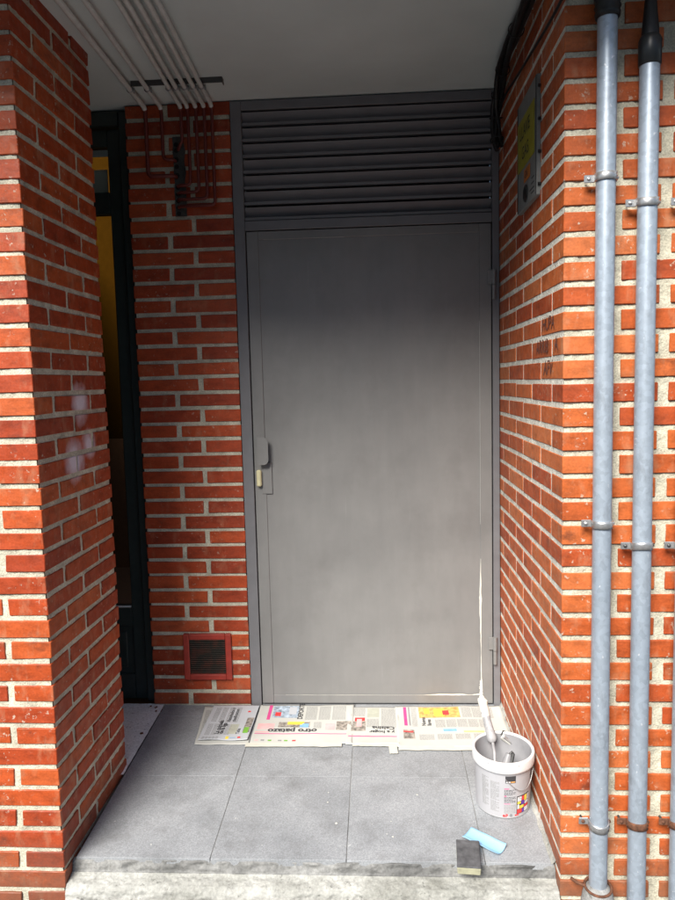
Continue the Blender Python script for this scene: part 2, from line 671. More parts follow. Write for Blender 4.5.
# hallway behind the green door (open courtyard beyond)
mb = MB()
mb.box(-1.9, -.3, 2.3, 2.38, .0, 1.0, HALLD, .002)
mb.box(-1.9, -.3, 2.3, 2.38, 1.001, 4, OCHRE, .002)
tag(mb.build('hall_wall'), 'ochre hall wall with brown dado seen through the green door glass', 'wall')
mb = MB()
mb.box(-1.9, -.57, .10, 3.2, -.05, .035, HALLD, .001)
struct(mb.build('hall_floor'), 'dark hall floor behind the green door', 'floor')
mb = MB()
mb.box(-1.9, -1.8, PB, 3.2, -.05, CEIL - .003, OCHRE, .001)
tag(mb.build('side_wall'), 'side wall of the recess hidden behind the left pier', 'wall')

# ------------------------------------------------------------------ metal door
md = thing('metal_door', (.335, 0, ZB), 'grey metal service door with louvred vent above, freshly painted, centre of the recess', 'door')
Lz = -ZB
ox = -.335


def P(mb, name, parent=md):
    return mb.build(name, parent)


FX0, FX1, FT = -.178, .843, 2.457
mb = MB()
# frame (local coords: subtract root location)
def bx(mb, x0, x1, y0, y1, z0, z1, mat, bev=.0015):
    mb.box(x0 + ox, x1 + ox, y0, y1, z0 + Lz, z1 + Lz, mat, bev)


bx(mb, FX0, FX0 + .042, -.006, .05, .044, FT, FRAME)
bx(mb, FX1 - .026, FX1, -.006, .05, .044, FT, FRAME)
bx(mb, FX0 + .0425, FX1 - .0265, -.005, .05, FT - .034, FT, FRAME)
bx(mb, FX0 + .0425, FX1 - .0265, -.005, .05, 1.972, 2.008, FRAME)
bx(mb, FX0 + .0425, FX1 - .0265, .014, .05, .040, .052, FRAME)
P(mb, 'door_frame')
mb = MB()
bx(mb, FX0 + .042, FX1 - .026, .052, .056, .05, FT, HOLE_SHADE, .0005)
P(mb, 'backing_sheet')
# louvre blades
nb = 7
for i in range(nb):
    mb = MB()
    zc = 2.008 + (i + .5) * (FT - .034 - 2.008) / nb
    M = Matrix.Translation((0, .018, zc + Lz)) @ Matrix.Rotation(R(-55), 4, 'X')
    mb.box(FX0 + .043 + ox, FX1 - .027 + ox, -.028, .028, -.001, .001, FRAME, .0005, M=M)
    M = Matrix.Translation((0, .002, zc - .0235 + Lz))
    mb.box(FX0 + .043 + ox, FX1 - .027 + ox, -.0012, .0012, -.003, .008, FRAME, .0005, M=M)
    P(mb, 'louvre_blade')
# leaf
DX0, DX1, DZ0, DZ1 = FX0 + .046, FX1 - .030, .058, 1.968
leafE = MB()
PX = (DX0 + .046, DX1 - .046, DZ0 + .035, DZ1 - .032)
bx(leafE, DX0, PX[0], -.002, .03, DZ0, DZ1, DOOR)
bx(leafE, PX[1], DX1, -.002, .03, DZ0, DZ1, DOOR)
bx(leafE, PX[0] + .0005, PX[1] - .0005, -.002, .03, DZ0, PX[2], DOOR)
bx(leafE, PX[0] + .0005, PX[1] - .0005, -.002, .03, PX[3], DZ1, DOOR)
leaf = P(leafE, 'door_leaf')
mb = MB()


def panelfn(u, v):
    x = PX[0] + (PX[1] - PX[0]) * u
    z = PX[2] + (PX[3] - PX[2]) * v
    d = .0026 * noise.noise((x * 2.2, z * 1.6, 4)) + .0006 * noise.noise((x * 12, z * 8, 9))
    for (dx, dz, dr, dd) in ((.12, .62, .035, .0016), (.55, 1.22, .05, .0018), (.62, .42, .03, .0014), (.05, 1.45, .04, .0012), (.33, .30, .06, .0018)):
        q = ((x - dx) ** 2 + (z - dz) ** 2) / (dr * dr)
        if q < 6:
            d += dd * math.exp(-q)
    return (x + ox, .002 + d, z + Lz)


mb.grid(panelfn, 110, 220, DOOR)
mb.build('door_panel', leaf)


# wet paint
def smear(mb, pts, w, mat, horiz=False, seedv=0):
    """irregular brushed strip through points (x,z)"""
    n = 70
    vs = []
    for i in range(n + 1):
        t = i / n * (len(pts) - 1)
        a = min(int(t), len(pts) - 2)
        f = t - a
        x = pts[a][0] + (pts[a + 1][0] - pts[a][0]) * f
        z = pts[a][1] + (pts[a + 1][1] - pts[a][1]) * f
        ww = w[a] + (w[a + 1] - w[a]) * f
        l = ww * (.5 + .5 * noise.noise((i * .18, seedv, 1)) + .18 * noise.noise((i * .9, seedv, 8)))
        r = ww * (.32 + .2 * noise.noise((i * .3, seedv, 5)))
        l, r = max(l, .0006), max(r, .0006)
        if horiz:
            vs += [(x + ox, -.0032, z - r + Lz), (x + ox, -.0036, z + l + Lz)]
        else:
            vs += [(x - l + ox, -.0032, z + Lz), (x + r + ox, -.0036, z + Lz)]
    fs = [[2 * i, 2 * i + 1, 2 * i + 3, 2 * i + 2] for i in range(n)]
    if not horiz:
        fs = [f[::-1] for f in fs]
    mb.add(vs, fs, mat)


mb = MB()
smear(mb, [(PX[1], .66), (PX[1] - .001, .50), (PX[1] - .001, .36), (PX[1], .28), (PX[1], .20), (PX[1] + .001, .10)], [.0008, .011, .006, .0012, .004, .005], WPAINT, seedv=2)
smear(mb, [(PX[1] + .0, .16), (PX[1], .085)], [.010, .018], WPAINT, seedv=9)
smear(mb, [(PX[0] + .05, PX[2] + .001), (.1, PX[2]), (.5, PX[2]), (.66, PX[2] + .002), (.73, PX[2] + .001), (PX[1], PX[2] + .004)], [.0004, .0022, .0010, .010, .003, .009], WPAINT, True, 4)
smear(mb, [(PX[1] - .0005, 1.60), (PX[1], 1.4), (PX[1], 1.1), (PX[1], .8)], [.0005, .0012, .0004, .0008], GPALE, seedv=12)
smear(mb, [(PX[0] + .02, PX[3]), (.1, PX[3]), (.25, PX[3] - .001)], [.0006, .0014, .0005], GPALE, True, 14)
mb.build('wet_paint', leaf)

# handle: flat plate with rounded right edge, standing proud of the leaf
mb = MB()
HX, HZ0, HZ1 = -.112, 1.056, 1.166
out = [(HX, HZ0)]
for i in range(9):
    a = -math.pi / 2 + math.pi / 2 * i / 8
    out.append((HX + .022 + .020 * math.cos(a), HZ0 + .022 + .022 * math.sin(a)))
for i in range(9):
    a = math.pi / 2 * i / 8
    out.append((HX + .022 + .020 * math.cos(a), HZ1 - .022 + .022 * math.sin(a)))
out.append((HX, HZ1))
n = len(out)
vs = [(x + ox, -.034, z + Lz) for x, z in out] + [(x + ox, -.030, z + Lz) for x, z in out]
fs = [list(range(n)), list(range(n, 2 * n))[::-1]] + [[i, i + n, (i + 1) % n + n, (i + 1) % n] for i in range(n)]
mb.add(vs, fs, DOOR)
bx(mb, HX + .002, HX + .006, -.0305, .0, HZ0 + .004, HZ1 - .004, DOOR, .0008)
mb.build('door_handle', leaf)
mb = MB()
bx(mb, -.103, -.062, -.0055, .002, .936, 1.062, DOOR, .0008)
mb.build('handle_plate', leaf)
mb = MB()
bx(mb, -.122, -.103, -.024, -.001, .968, 1.034, CREAM, .004)
mb.build('lock_cover', leaf)
for z0 in (.228, 1.68):
    mb = MB()
    mb.tube([(FX1 - .022 + ox, -.014, z0 + Lz), (FX1 - .022 + ox, -.014, z0 + .055 + Lz)], .0075, DOOR, 14)
    mb.tube([(FX1 - .022 + ox, -.014, z0 + .057 + Lz), (FX1 - .022 + ox, -.014, z0 + .112 + Lz)], .0085, DOOR, 14)
    bx(mb, FX1 - .046, FX1 - .022, -.0105, -.0065, z0 + .058, z0 + .110, DOOR, .001)
    P(mb, 'hinge')

# ------------------------------------------------------------------ green glazed door
gd = thing('glazed_door', (-.95, .06, .045), 'dark green wooden door with tall glass panes, half hidden behind the left pier', 'door')
gx, gy, gz = .95, -.06, -.045


def gb(mb, x0, x1, y0, y1, z0, z1, mat, bev=.003):
    mb.box(x0 + gx, x1 + gx, y0 + gy, y1 + gy, z0 + gz, z1 + gz, mat, bev)


mb = MB()
gb(mb, -.628, -.575, .03, .13, .05, 2.455, DGREEN)
gb(mb, -1.7, -.63, .03, .13, 2.40, 2.455, DGREEN)
mb.build('door_frame', gd)
mb = MB()
gb(mb, -.686, -.632, .055, .10, .05, 2.395, DGREEN)
gb(mb, -1.35, -1.26, .055, .10, .05, 2.395, DGREEN)
gb(mb, -1.259, -.687, .056, .099, 2.33, 2.395, DGREEN)
gb(mb, -1.259, -.687, .056, .099, 2.07, 2.155, DGREEN)
gb(mb, -1.259, -.687, .056, .099, .37, .455, DGREEN)
gb(mb, -1.259, -.687, .056, .099, .05, .16, DGREEN)
lf = mb.build('door_leaf', gd)
mb = MB()
gb(mb, -1.259, -.687, .066, .088, .16, .37, DGREEN, .001)
gb(mb, -1.20, -.715, .060, .070, .185, .345, DGREEN, .006)
mb.build('lower_panel', gd)
for z0, z1 in ((.455, 2.07), (2.155, 2.33)):
    mb = MB()
    gb(mb, -1.259, -.687, .076, .080, z0, z1, GLASS, .0005)
    mb.build('glass_pane', gd)
mb = MB()
gb(mb, -1.259, -.687, .050, .056, .452, .460, PIPEW, .001)
mb.build('glazing_bead', gd)
mb = MB()
gb(mb, -.95, -.700, .083, .084, 2.16, 2.25, PAPER, .0003)
mb.build('paper_notice', gd)
mb = MB()
gb(mb, -1.7, -1.352, .05, .12, .0, 2.40, DGREEN)
mb.build('fixed_panel', gd)

# ------------------------------------------------------------------ vent grille
vg = thing('vent_grille', (-.353, -.01, .163), 'small square red-framed vent grille low in the brick pillar', 'vent')
mb = MB()
a, b, c, d = -.0995, .0995, 0, .195
w = .024
mb.box(a, a + w, -.008, .012, c, d, REDP, .003)
mb.box(b - w, b, -.008, .012, c, d, REDP, .003)
mb.box(a + w, b - w, -.0075, .012, c, c + w, REDP, .003)
mb.box(a + w, b - w, -.0075, .012, d - w, d, REDP, .003)
mb.build('grille_frame', vg)
mb = MB()
n = N('sooty_grille_paint')
n.out(n.mix(n.ramp(n.noise(22, 4), [(.42, 0.0), (.56, 1.0)]), (.20, .075, .05), (.07, .065, .05)), .8)
for i in range(18):
    z = c + w + (i + .5) * (d - c - 2 * w) / 18
    M = Matrix.Translation((0, -.001, z)) @ Matrix.Rotation(R(-35), 4, 'X')
    mb.box(a + w, b - w, -.0032, .0032, -.0008, .0008, n.m, .0003, M=M)
mb.build('grille_slats', vg)
mb = MB()
mb.box(a + w - .003, b - w + .003, .006, .0085, c + w - .003, d - w + .003, HOLE_SHADE, .0005)
mb.build('grille_back', vg)

# ------------------------------------------------------------------ pipes on the ceiling and pillar
mb = MB()
mb.grid(lambda u, v: (-.405 + .045 * u + .004 * noise.noise((v * 8, u, 2)), -.0065 + .002 * noise.noise((u * 9, v * 25, 4)), 2.035 + .30 * v), 8, 50, NICHE)
for z in (2.305, 2.283, 2.25, 2.222, 2.19, 2.145, 2.118, 2.094, 2.068, 2.045):
    mb.tube([(-.392, -.0095, z), (-.392, .004, z)], .0085, HOLE_SHADE, 14)
tag(mb.build('pipe_entry_niche'), 'dark column of pipe holes in rough mortar on the brick pillar', 'pipe holes')

pipes = [  # x on ceiling, front x, drop bottom, label
    (-.500, -.478, 2.184, 'outermost ceiling pipe, nearest the left pier, thicker white run turning red on the pillar'),
    (-.438, -.402, 2.244, 'second painted ceiling pipe from the left pier, with a wide gap on its right'),
    (-.362, -.308, 2.300, 'ceiling pipe with the shortest red drop, ending straight into the topmost hole'),
    (-.336, -.285, 2.146, 'ceiling pipe in the tight row whose red drop is the innermost nested bend'),
    (-.304, -.258, 2.120, 'ceiling pipe whose red drop makes the second nested bend from inside'),
    (-.272, -.232, 2.094, 'ceiling pipe whose red drop makes the third nested bend from inside'),
    (-.243, -.206, 2.068, 'ceiling pipe nearest the metal door, whose red drop makes the outermost bend'),
]
for i, (xb, xf, zb_, lab) in enumerate(pipes):
    r = .0085 if i == 0 else .0072
    t = thing('gas_pipe', (xb, -.1, 2.44), lab, 'pipe', 'painted gas pipes running along the ceiling and down the pillar')
    L = lambda x, y, z: (x - xb, y + .1, z - 2.44)
    zc = CEIL - .024
    run = [L(xf, -1.49, zc), L(xf * .6 + xb * .4, -.75, zc - .001), L(xb, -.10, zc)]
    for a in range(4):
        th = math.pi / 2 * a / 6
        run.append(L(xb, -.052 + .024 * math.sin(th), zc - .024 + .024 * math.cos(th)))
    mb = MB()
    mb.tube(run, r + .001, PIPEW, 12)
    mb.build('ceiling_run', t)
    mb = MB()
    yv = -.028
    drop = [L(xb, -.052 + .024 * math.sin(math.pi / 2 * a / 6), zc - .024 + .024 * math.cos(math.pi / 2 * a / 6)) for a in (3, 4, 5, 6)]
    if i == 2:
        drop += [L(xb, yv, zb_ + .01), L(xb - .008, yv, zb_), L(-.385, -.006, zb_ - .014)]
    else:
        s = -1 if xb > -.39 else 1
        drop.append(L(xb, yv, zb_ + .018))
        for a in range(1, 7):
            th = math.pi / 2 * a / 6
            drop.append(L(xb + s * .018 * (1 - math.cos(th)), yv, zb_ + .018 - .018 * math.sin(th)))
        xe = -.378 if s < 0 else -.408
        drop += [L(xe, yv, zb_), L(xe + s * .010, yv + .010, zb_), L(xe + s * .012, -.004, zb_)]
    mb.tube(drop, r - .0008, PIPER, 12)
    mb.build('pillar_drop', t)

rail = thing('pipe_rail', (-.325, -.205, CEIL), 'dark perforated rail clamping the pipes to the ceiling above the pillar', 'bracket')
mb = MB()
mb.box(-.165, .165, -.014, .014, -.010, 0, STEELD, .001)
mb.box(-.165, .165, -.014, -.012, -.020, -.010, STEELD, .0005)
mb.box(.163, .166, -.014, .014, -.020, -.010, STEELD, .0005)
mb.build('rail', rail)
for (xb, xf, _, _) in pipes:
    f = (-.205 + .10) / (-.75 + .10)
    xx = xb + (xf * .6 + xb * .4 - xb) * f
    mb = MB()
    ring = []
    for a in range(13):
        th = 2 * math.pi * a / 12
        ring.append((xx + .325 + .0105 * math.cos(th), 0, -.0245 + .0105 * math.sin(th)))
    mb.tube(ring, .002, CLAMP, 6, False)
    mb.tube([(xx + .340, 0, -.02), (xx + .340, 0, -.038)], .003, CLAMP, 8)
    mb.build('pipe_clip', rail)

# ------------------------------------------------------------------ black cable bundle
cb = thing('cable_bundle', (.81, -.1, 2.2), 'thick black cable bundle sagging along the ceiling corner and hanging down by the louvre', 'cables')
path = [(.795, -1.42, 2.40), (.800, -1.0, 2.425), (.803, -.80, 2.425), (.806, -.6, 2.425), (.808, -.4, 2.425), (.812, -.25, 2.415), (.815, -.17, 2.39), (.816, -.12, 2.355), (.817, -.10, 2.31), (.818, -.10, 2.26), (.822, -.11, 2.215)]


def catm(p, n=6):
    out = []
    p = [Vector(q) for q in p]
    for i in range(len(p) - 1):
        a, b, c_, d_ = p[max(i - 1, 0)], p[i], p[i + 1], p[min(i + 2, len(p) - 1)]
        for k in range(n):
            t = k / n
            out.append(.5 * ((2 * b) + (c_ - a) * t + (2 * a - 5 * b + 4 * c_ - d_) * t * t + (3 * b - a - 3 * c_ + d_) * t ** 3))
    out.append(p[-1])
    return out


base = catm(path)
for q in range(8):
    mb = MB()
    ph = q * 2.1
    rad = .0 if q == 0 else .0135
    pts = []
    for i, v in enumerate(base):
        a = ph + i * .11
        pts.append(Vector((v.x + rad * math.cos(a) + .003 * noise.noise((i * .2, q, 0)) - .81, v.y + .005 * noise.noise((i * .2, q, 9)) + .1,
                           v.z + rad * math.sin(a) + .005 * noise.noise((i * .25, q, 5)) - 2.2)))
    mb.tube(pts, .0088 if q % 2 else .0075, BLACK, 8)
    mb.build('cable', cb)
for i, v in enumerate(base):
    if i % 9 == 2:
        mb = MB()
        T = (base[min(i + 1, len(base) - 1)] - base[i - 1]).normalized()
        u = T.orthogonal().normalized()
        w_ = T.cross(u)
        ring = [(v + (u * math.cos(2 * math.pi * a / 16) + w_ * math.sin(2 * math.pi * a / 16)) * .0235 - Vector((.81, -.1, 2.2))) for a in range(17)]
        e = v - Vector((.81, -.1, 2.2))
        mb.tube(ring + [ring[0] + Vector((-.006, 0, -.008))], .0018, BLACK, 5)
        mb.build('cable_tie', cb)
mb = MB()
sc = [(.836, -1.25, 2.30), (.836, -.9, 2.30), (.836, -.6, 2.325), (.836, -.35, 2.35), (.832, -.2, 2.36), (.825, -.12, 2.34)]
mb.tube([Vector(p) - Vector((.81, -.1, 2.2)) for p in catm(sc)], .004, BLACK, 8)
mb.build('cable', cb)

# ------------------------------------------------------------------ cabinet door on the right wall
cab = thing('meter_cabinet', (XR, -.545, 1.90), 'grey metal cabinet cover with a yellow label high on the right brick wall', 'cabinet')
mb = MB()
mb.box(-.0118, .03, -.142, .125, 0, .335, CABG, .003)
mb.build('cover', cab)
mb = MB()
mb.box(-.0135, -.012, -.142, -.136, .004, .331, STEELD, .0005)
mb.build('edge_trim', cab)
mb = MB()
mb.box(-.0135, -.012, .119, .125, .004, .331, STEELD, .0005)
mb.build('edge_trim', cab)
for z in (.03, .12, .21, .30):
    mb = MB()
    mb.tube([(.0, -.147, z), (-.008, -.147, z)], .0045, BLACK, 8)
    mb.build('rivet', cab)
mb = MB()
mb.box(-.0142, -.0122, -.122, .112, .125, .275, YEL, .0003)


def cabM(y0, z0):
    return lambda x, y: (-.0149, y0 - x, z0 + y)


text_into(mb, 'LLAVE', INKD, .054, cabM(.080, .214), .0)
text_into(mb, 'GAS', INKD, .054, cabM(.050, .150), .0)
mb.build('yellow_label', cab)
mb = MB()
mb.box(-.0138, -.0121, -.062, .02, .075, .112, ORG, .0003)
text_into(mb, 'GN', INKD, .03, cabM(.008, .084), .0)
mb.build('orange_label', cab)
mb = MB()
mb.lathe([(.0, .006), (.014, .006), (.024, .003), (.026, 0)], BLACK, 24, Matrix.Translation((-.0135, -.005, .038)) @ Matrix.Rotation(R(-90), 4, 'Y'))
mb.build('lock_cap', cab)
mb = MB()
for z in (.060, .045, .030, .018):
    mb.box(-.0128, -.0121, -.115, -.115 + random.uniform(.03, .06), z, z + .003, INKD, .0001)
mb.build('small_print', cab)

# ------------------------------------------------------------------ galvanised pipes
RP = .0235


def clamp(parent, px, py, z, mat, tilt=0.0, screw=CLAMP, ear=-1):
    """two band halves round the pipe with an ear on the left screwed to the wall"""
    mb = MB()
    vs, fs = [], []
    seg = 32
    W = .0095
    for s_, (rr, zz) in enumerate(((RP + .0005, -W), (RP + .004, -W), (RP + .0022, -W * .4), (RP + .0045, 0), (RP + .0022, W * .4), (RP + .004, W), (RP + .0005, W))):
        for k in range(seg + 1):
            a = math.pi + math.pi * k / seg
            vs.append((rr * math.cos(a), rr * math.sin(a), zz - tilt * math.sin(a) * -1))
    for s_ in range(6):
        for k in range(seg):
            i = s_ * (seg + 1) + k
            fs.append([i, i + 1, i + seg + 2, i + seg + 1])
    mb.add(vs, fs, mat, smooth=True)
    for sg in (-1, 1):
        mb.box(sg * (RP + .0005), sg * (RP + .0035), 0, .010, -W, W, mat, .0008)
    # ears
    mb.box(-RP - .026, -RP - .001, .009, .0125, -W, W, mat, .0015)
    mb.box(RP + .001, RP + .008, .009, .0125, -W, W, mat, .0015)
    c_ = mb.build('clamp', parent, (px, py, z))
    for sx in (-RP - .015, RP + .0065):
        sb = MB()
        sb.lathe([(0, .0045), (.0035, .004), (.0048, .0018), (.005, 0)], screw, 14, Matrix.Translation((sx, .0095, 0)) @ Matrix.Rotation(R(90), 4, 'X'))
        sb.tube([(sx, .010, 0), (sx, .035, 0)], .003, STEELD, 8)
        sb.build('screw', c_)


pdata = [
    (.936, .006, 2.262, 'galvanised pipe nearest the door corner, fully topped by a black boot', [(1.862, CLAMP, 0, CLAMP), (.998, CLAMP, 0, CLAMP), (.184, CLAMP, .006, RUST)]),
    (1.037, -.175, 2.13, 'middle galvanised pipe with a smooth black sleeve and tapering cover on top', [(1.80, CLAMP, .004, CLAMP), (.938, CLAMP, -.006, STEELD), (.184, RUST, -.004, RUST)]),
    (1.147, -.175, 2.4, 'galvanised pipe at the right edge, only a sliver in view', [(.938, CLAMP, -.004, STEELD), (.184, RUST, -.006, RUST), (1.80, CLAMP, .004, CLAMP)]),
]
PY_ = FRONT - .038
for i, (px, z0, z1, lab, cl) in enumerate(pdata):
    t = thing('galvanised_pipe', (px, PY_, z0), lab, 'pipe', 'galvanised steel pipes on the right wall')
    mb = MB()
    dx = -.004 if i == 0 else 0
    mb.tube([(0, 0, 0), (0, 0, (z1 - z0) * .5), (0, 0, z1 - z0)], RP, GALV, 40)
    mb.build('pipe', t)
    for (z, m, tl, sm) in cl:
        clamp(t, 0, 0, z - z0, m, tl, sm)
    h = z1 - z0
    if i == 0:
        mb = MB()
        mb.lathe([(RP + .001, h - .03), (RP + .005, h - .028), (RP + .007, h - .018), (RP + .004, h - .012), (RP + .008, h - .004), (RP + .004, h + .004), (RP + .009, h + .012),
                  (RP + .006, h + .022), (RP + .010, h + .03), (RP + .002, h + .07), (.012, h + .12), (.012, h + .2)], BLACK, 32)
        mb.build('boot', t)
        mb = MB()
        mb.lathe([(RP, .004), (RP + .005, .0), (RP + .012, -.008), (RP + .016, -.022), (RP + .022, -.06), (RP + .022, -.18)], BED, 32)
        mb.build('foot_collar', t)
        mb = MB()
        ring = [((RP + .011) * math.cos(2 * math.pi * a / 24), (RP + .011) * math.sin(2 * math.pi * a / 24), -.002 + .004 * math.sin(2 * math.pi * a / 24)) for a in range(25)]
        mb.tube(ring, .0035, RUST, 8, False)
        mb.tube([(-RP - .012, 0, 0), (-RP - .03, .006, .004), (-RP - .04, .028, .0)], .004, RUST, 8)
        mb.build('rusty_band', t)
    if i == 1:
        mb = MB()
        mb.lathe([(RP + .0005, h - .012), (RP + .003, h - .010), (RP + .0035, h + .045), (RP + .001, h + .052), (RP - .001, h + .055), (.0205, h + .057)], BLKPL, 40)
        mb.build('sleeve', t)
        mb = MB()
        mb.lathe([(.0205, h + .056), (.0195, h + .075), (.016, h + .11), (.012, h + .16), (.0105, h + .30)], BLACK, 28)
        mb.build('cable_cover', t)

# ------------------------------------------------------------------ newspapers
def newspaper(x, y, w, d, rot, label, paper, content, seedn, lift=.0006, skew=0.0):
    t = thing('newspaper', (x, y, fz(y) + .001 + lift), label, 'newspaper', 'newspapers spread under the metal door', (TILT, 0, R(rot)))

    def S(u, v, e=0.0):
        px = (u - .5) * w + skew * (v - .5)
        py = (v - .5) * d
        wob = .0035 * noise.noise((u * 1.4, seedn * 3.3, 7))
        hz = .0032 * (noise.noise((u * w * 9, v * d * 9, seedn)) + .5) + .0012 * max(0, noise.noise((u * w * 30, v * d * 20, seedn + 4)))
        edge = min(u, 1 - u) * w
        hz += .006 * math.exp(-v * d * 45) * max(0, noise.noise((u * w * 14, seedn, 3)) + .15)
        hz += .0028 * math.exp(-edge * 90) * (.5 + noise.noise((v * 5, seedn, u > .5)))
        return (px, py + wob, hz + e)
    mb = MB()
    mb.grid(lambda a, b: S(a, b), 40, 30, paper)
    o = mb.build('sheet', t)
    so = o.modifiers.new('thick', 'SOLIDIFY')
    so.thickness = .0006
    so.offset = -1
    pr_ = MB()

    def rect(u0, u1, v0, v1, mat, e=.0004):
        nu = max(1, int((u1 - u0) * 40))
        nv = max(1, int((v1 - v0) * 30))
        pr_.grid(lambda a, b: S(u0 + (u1 - u0) * a, v0 + (v1 - v0) * b, e), nu, nv, mat)

    def column(u0, u1, v0, v1, vert=False, step=.0042, mat=INK):
        """body text as short words; vert=True when the page lies sideways"""
        if not vert:
            v = v0
            while v < v1 - .006:
                u = u0
                while u < u1 - .004:
                    l = random.uniform(.004, .012) / w
                    rect(u, min(u + l, u1), v, v + .45 * step / d, mat)
                    u += l + .0018 / w
                v += step / d
        else:
            u = u0
            while u < u1 - .006:
                v = v0
                while v < v1 - .004:
                    l = random.uniform(.004, .012) / d
                    rect(u, u + .45 * step / w, v, min(v + l, v1), mat)
                    v += l + .0018 / d
                u += step / w

    def text(txt, u, v, size, mat=INKD, ang=180, bold=.0004):
        ca, sa = math.cos(R(ang)), math.sin(R(ang))
        text_into(pr_, txt, mat, size, lambda a, b: S(u + (a * ca - b * sa) / w, v + (a * sa + b * ca) / d, .0006), bold)
    content(rect, column, text)
    pr_.build('print', t)
    return t


def pageA(rect, col, text):   # sideways page of text on the left
    for k in range(4):
        col(.08 + k * .13, .18 + k * .13, .14, .44, True)
        col(.10 + k * .15, .20 + k * .15, .50, .92, True)
    text('Resultados y', .50, .52, .020, INKD, 90)
    text('clasificacion', .60, .52, .020, INKD, 90)
    text('La quiniela', .36, .16, .024, INKD, 90, .0008)
    text('de la liga', .45, .16, .024, INKD, 90, .0008)
    rect(.54, .72, .16, .44, plain_olive)
    text('Tabla', .78, .16, .018, INKD, 90)
    rect(.84, .98, .20, .62, GPH)
    rect(.85, .95, .18, .34, GRN, .0007)
    for k in range(5):
        col(.06 + k * .07, .11 + k * .07, .02, .09)
    rect(.54, .60, .03, .10, YINK)
    rect(.78, .84, .05, .09, RINK)
    rect(.62, .74, .06, .075, BLU)
    rect(.80, .86, .78, .82, RINK)


def pageB(rect, col, text):   # big headline page, upside down
    rect(.10, .135, .60, .99, PINK)
    rect(.15, .42, .66, .97, BPH)
    rect(.18, .24, .70, .80, RINK, .0007)
    rect(.32, .40, .75, .94, PAPER2, .0007)
    text('DEPORTE', .47, .62, .028, INKD, 90, .0008)
    col(.50, .62, .60, .96)
    col(.64, .76, .60, .96)
    col(.78, .92, .60, .96)
    rect(.03, .20, .36, .50, PINKL, .0003)
    rect(.24, .56, .40, .54, GPH)
    rect(.33, .50, .47, .55, YINK, .0007)
    rect(.46, .55, .40, .50, BLU, .0007)
    text('otro patazo', .64, .36, .040, INKD, 180, .0014)
    rect(.02, .98, .235, .25, PINK)
    rect(.02, .16, .27, .30, PINKL)
    col(.60, .68, .38, .54)
    rect(.72, .82, .34, .50, PINKL, .0003)
    rect(.83, .98, .34, .56, GPH)
    for (u, m) in ((.04, PINKL), (.10, INK), (.17, GRN), (.27, INK), (.33, GRN), (.41, RINK)):
        rect(u, u + .035, .07, .10, m)


def pageC(rect, col, text):
    col(.06, .34, .74, .96)
    rect(.38, .62, .70, .96, plain_olive, .0003)
    col(.66, .95, .44, .96)
    col(.38, .62, .44, .66)
    rect(.08, .36, .34, .60, GPH)
    rect(.14, .34, .58, .70, RINK, .0003)
    rect(.18, .28, .45, .66, PINKL, .0006)
    text('Calsina', .92, .46, .030, INKD, 180, .0010)
    text('y a hogar', .92, .35, .026, INKD, 180, .0008)
    rect(.04, .96, .19, .21, PINK)
    rect(.04, .80, .22, .225, PINKL)


def pageD(rect, col, text):
    rect(.075, .105, .50, .97, PINK)
    rect(.12, .135, .50, .97, INK)
    col(.15, .20, .48, .96, True)
    rect(.22, .60, .70, .97, OINK)
    rect(.36, .46, .74, .92, YINK, .0007)
    rect(.44, .50, .76, .88, RINK, .0008)
    rect(.27, .32, .80, .93, YINK, .0007)
    text('Nuevas', .27, .50, .022, INKD, 90, .0006)
    text('llaves', .32, .50, .022, INKD, 90, .0006)
    for k in range(5):
        col(.36 + k * .10, .45 + k * .10, .46, .66)
    for k in range(3):
        col(.62 + k * .10, .71 + k * .10, .70, .96)
    rect(.06, .16, .20, .40, GPH)
    rect(.06, .15, .34, .37, RINK, .0007)
    rect(.42, .54, .36, .42, BLU, .0003)
    rect(.60, .78, .33, .37, plain_lime, .0003)
    for k in range(4):
        col(.20 + k * .16, .33 + k * .16, .18, .30)


plain_olive = plain('olive_grey_ink', (.42, .43, .36), .8, bump=0)
plain_lime = plain('lime_ink', (.62, .70, .25), .8, bump=0)
newspaper(-.255, -.158, .205, .285, 1.5, 'blank-edged under sheet peeking out left of the sideways text page', PAPER, lambda r, c, t: c(.05, .3, .1, .9, True), 1.1, 0, -.02)
newspaper(-.240, -.148, .19, .265, -1, 'leftmost newspaper page, bluish, with sideways text and a small green picture', PAPER2, pageA, 2.2, .0058)
newspaper(.055, -.152, .385, .290, .5, 'newspaper page with the upside-down headline otro patazo and a magenta line', PAPER, pageB, 3.3, .0022)
newspaper(.325, -.160, .200, .275, -.6, 'narrow middle newspaper page with pink photo and short upside-down headline', PAPER, pageC, 4.4, .0014)
newspaper(.628, -.166, .425, .300, .4, 'newspaper page with the orange and yellow picture, beside the bucket', PAPER, pageD, 5.5, .0026)


def tape(x, y, w, d, rot, label, s):
    mb = MB()
    mb.grid(lambda u, v: ((u - .5) * w + .004 * noise.noise((v * 4, s, u > .5)) * (1 if u in (0, 1) else 0), (v - .5) * d + .003 * noise.noise((u * 8, s, 3)), .0008 * noise.noise((u * 12, v * 3, s)) + .0012), 24, 4, TAPE)
    o = mb.build('masking_tape', None, (x, y, fz(y) + .0052))
    o.rotation_euler = (TILT, 0, R(rot))
    tag(o, label, 'tape', 'strips of masking tape holding the newspapers')


tape(.03, -.305, .36, .026, .6, 'long masking tape strip along the front edge of the headline page', 1)
tape(.60, -.322, .36, .030, .3, 'masking tape strip along the front edge of the page beside the bucket', 2)
tape(.40, -.330, .030, .060, 4, 'short stub of tape sticking out forward between the two right pages', 3)
tape(.335, -.302, .17, .022, -1.5, 'middle piece of tape along the front of the narrow page', 4)

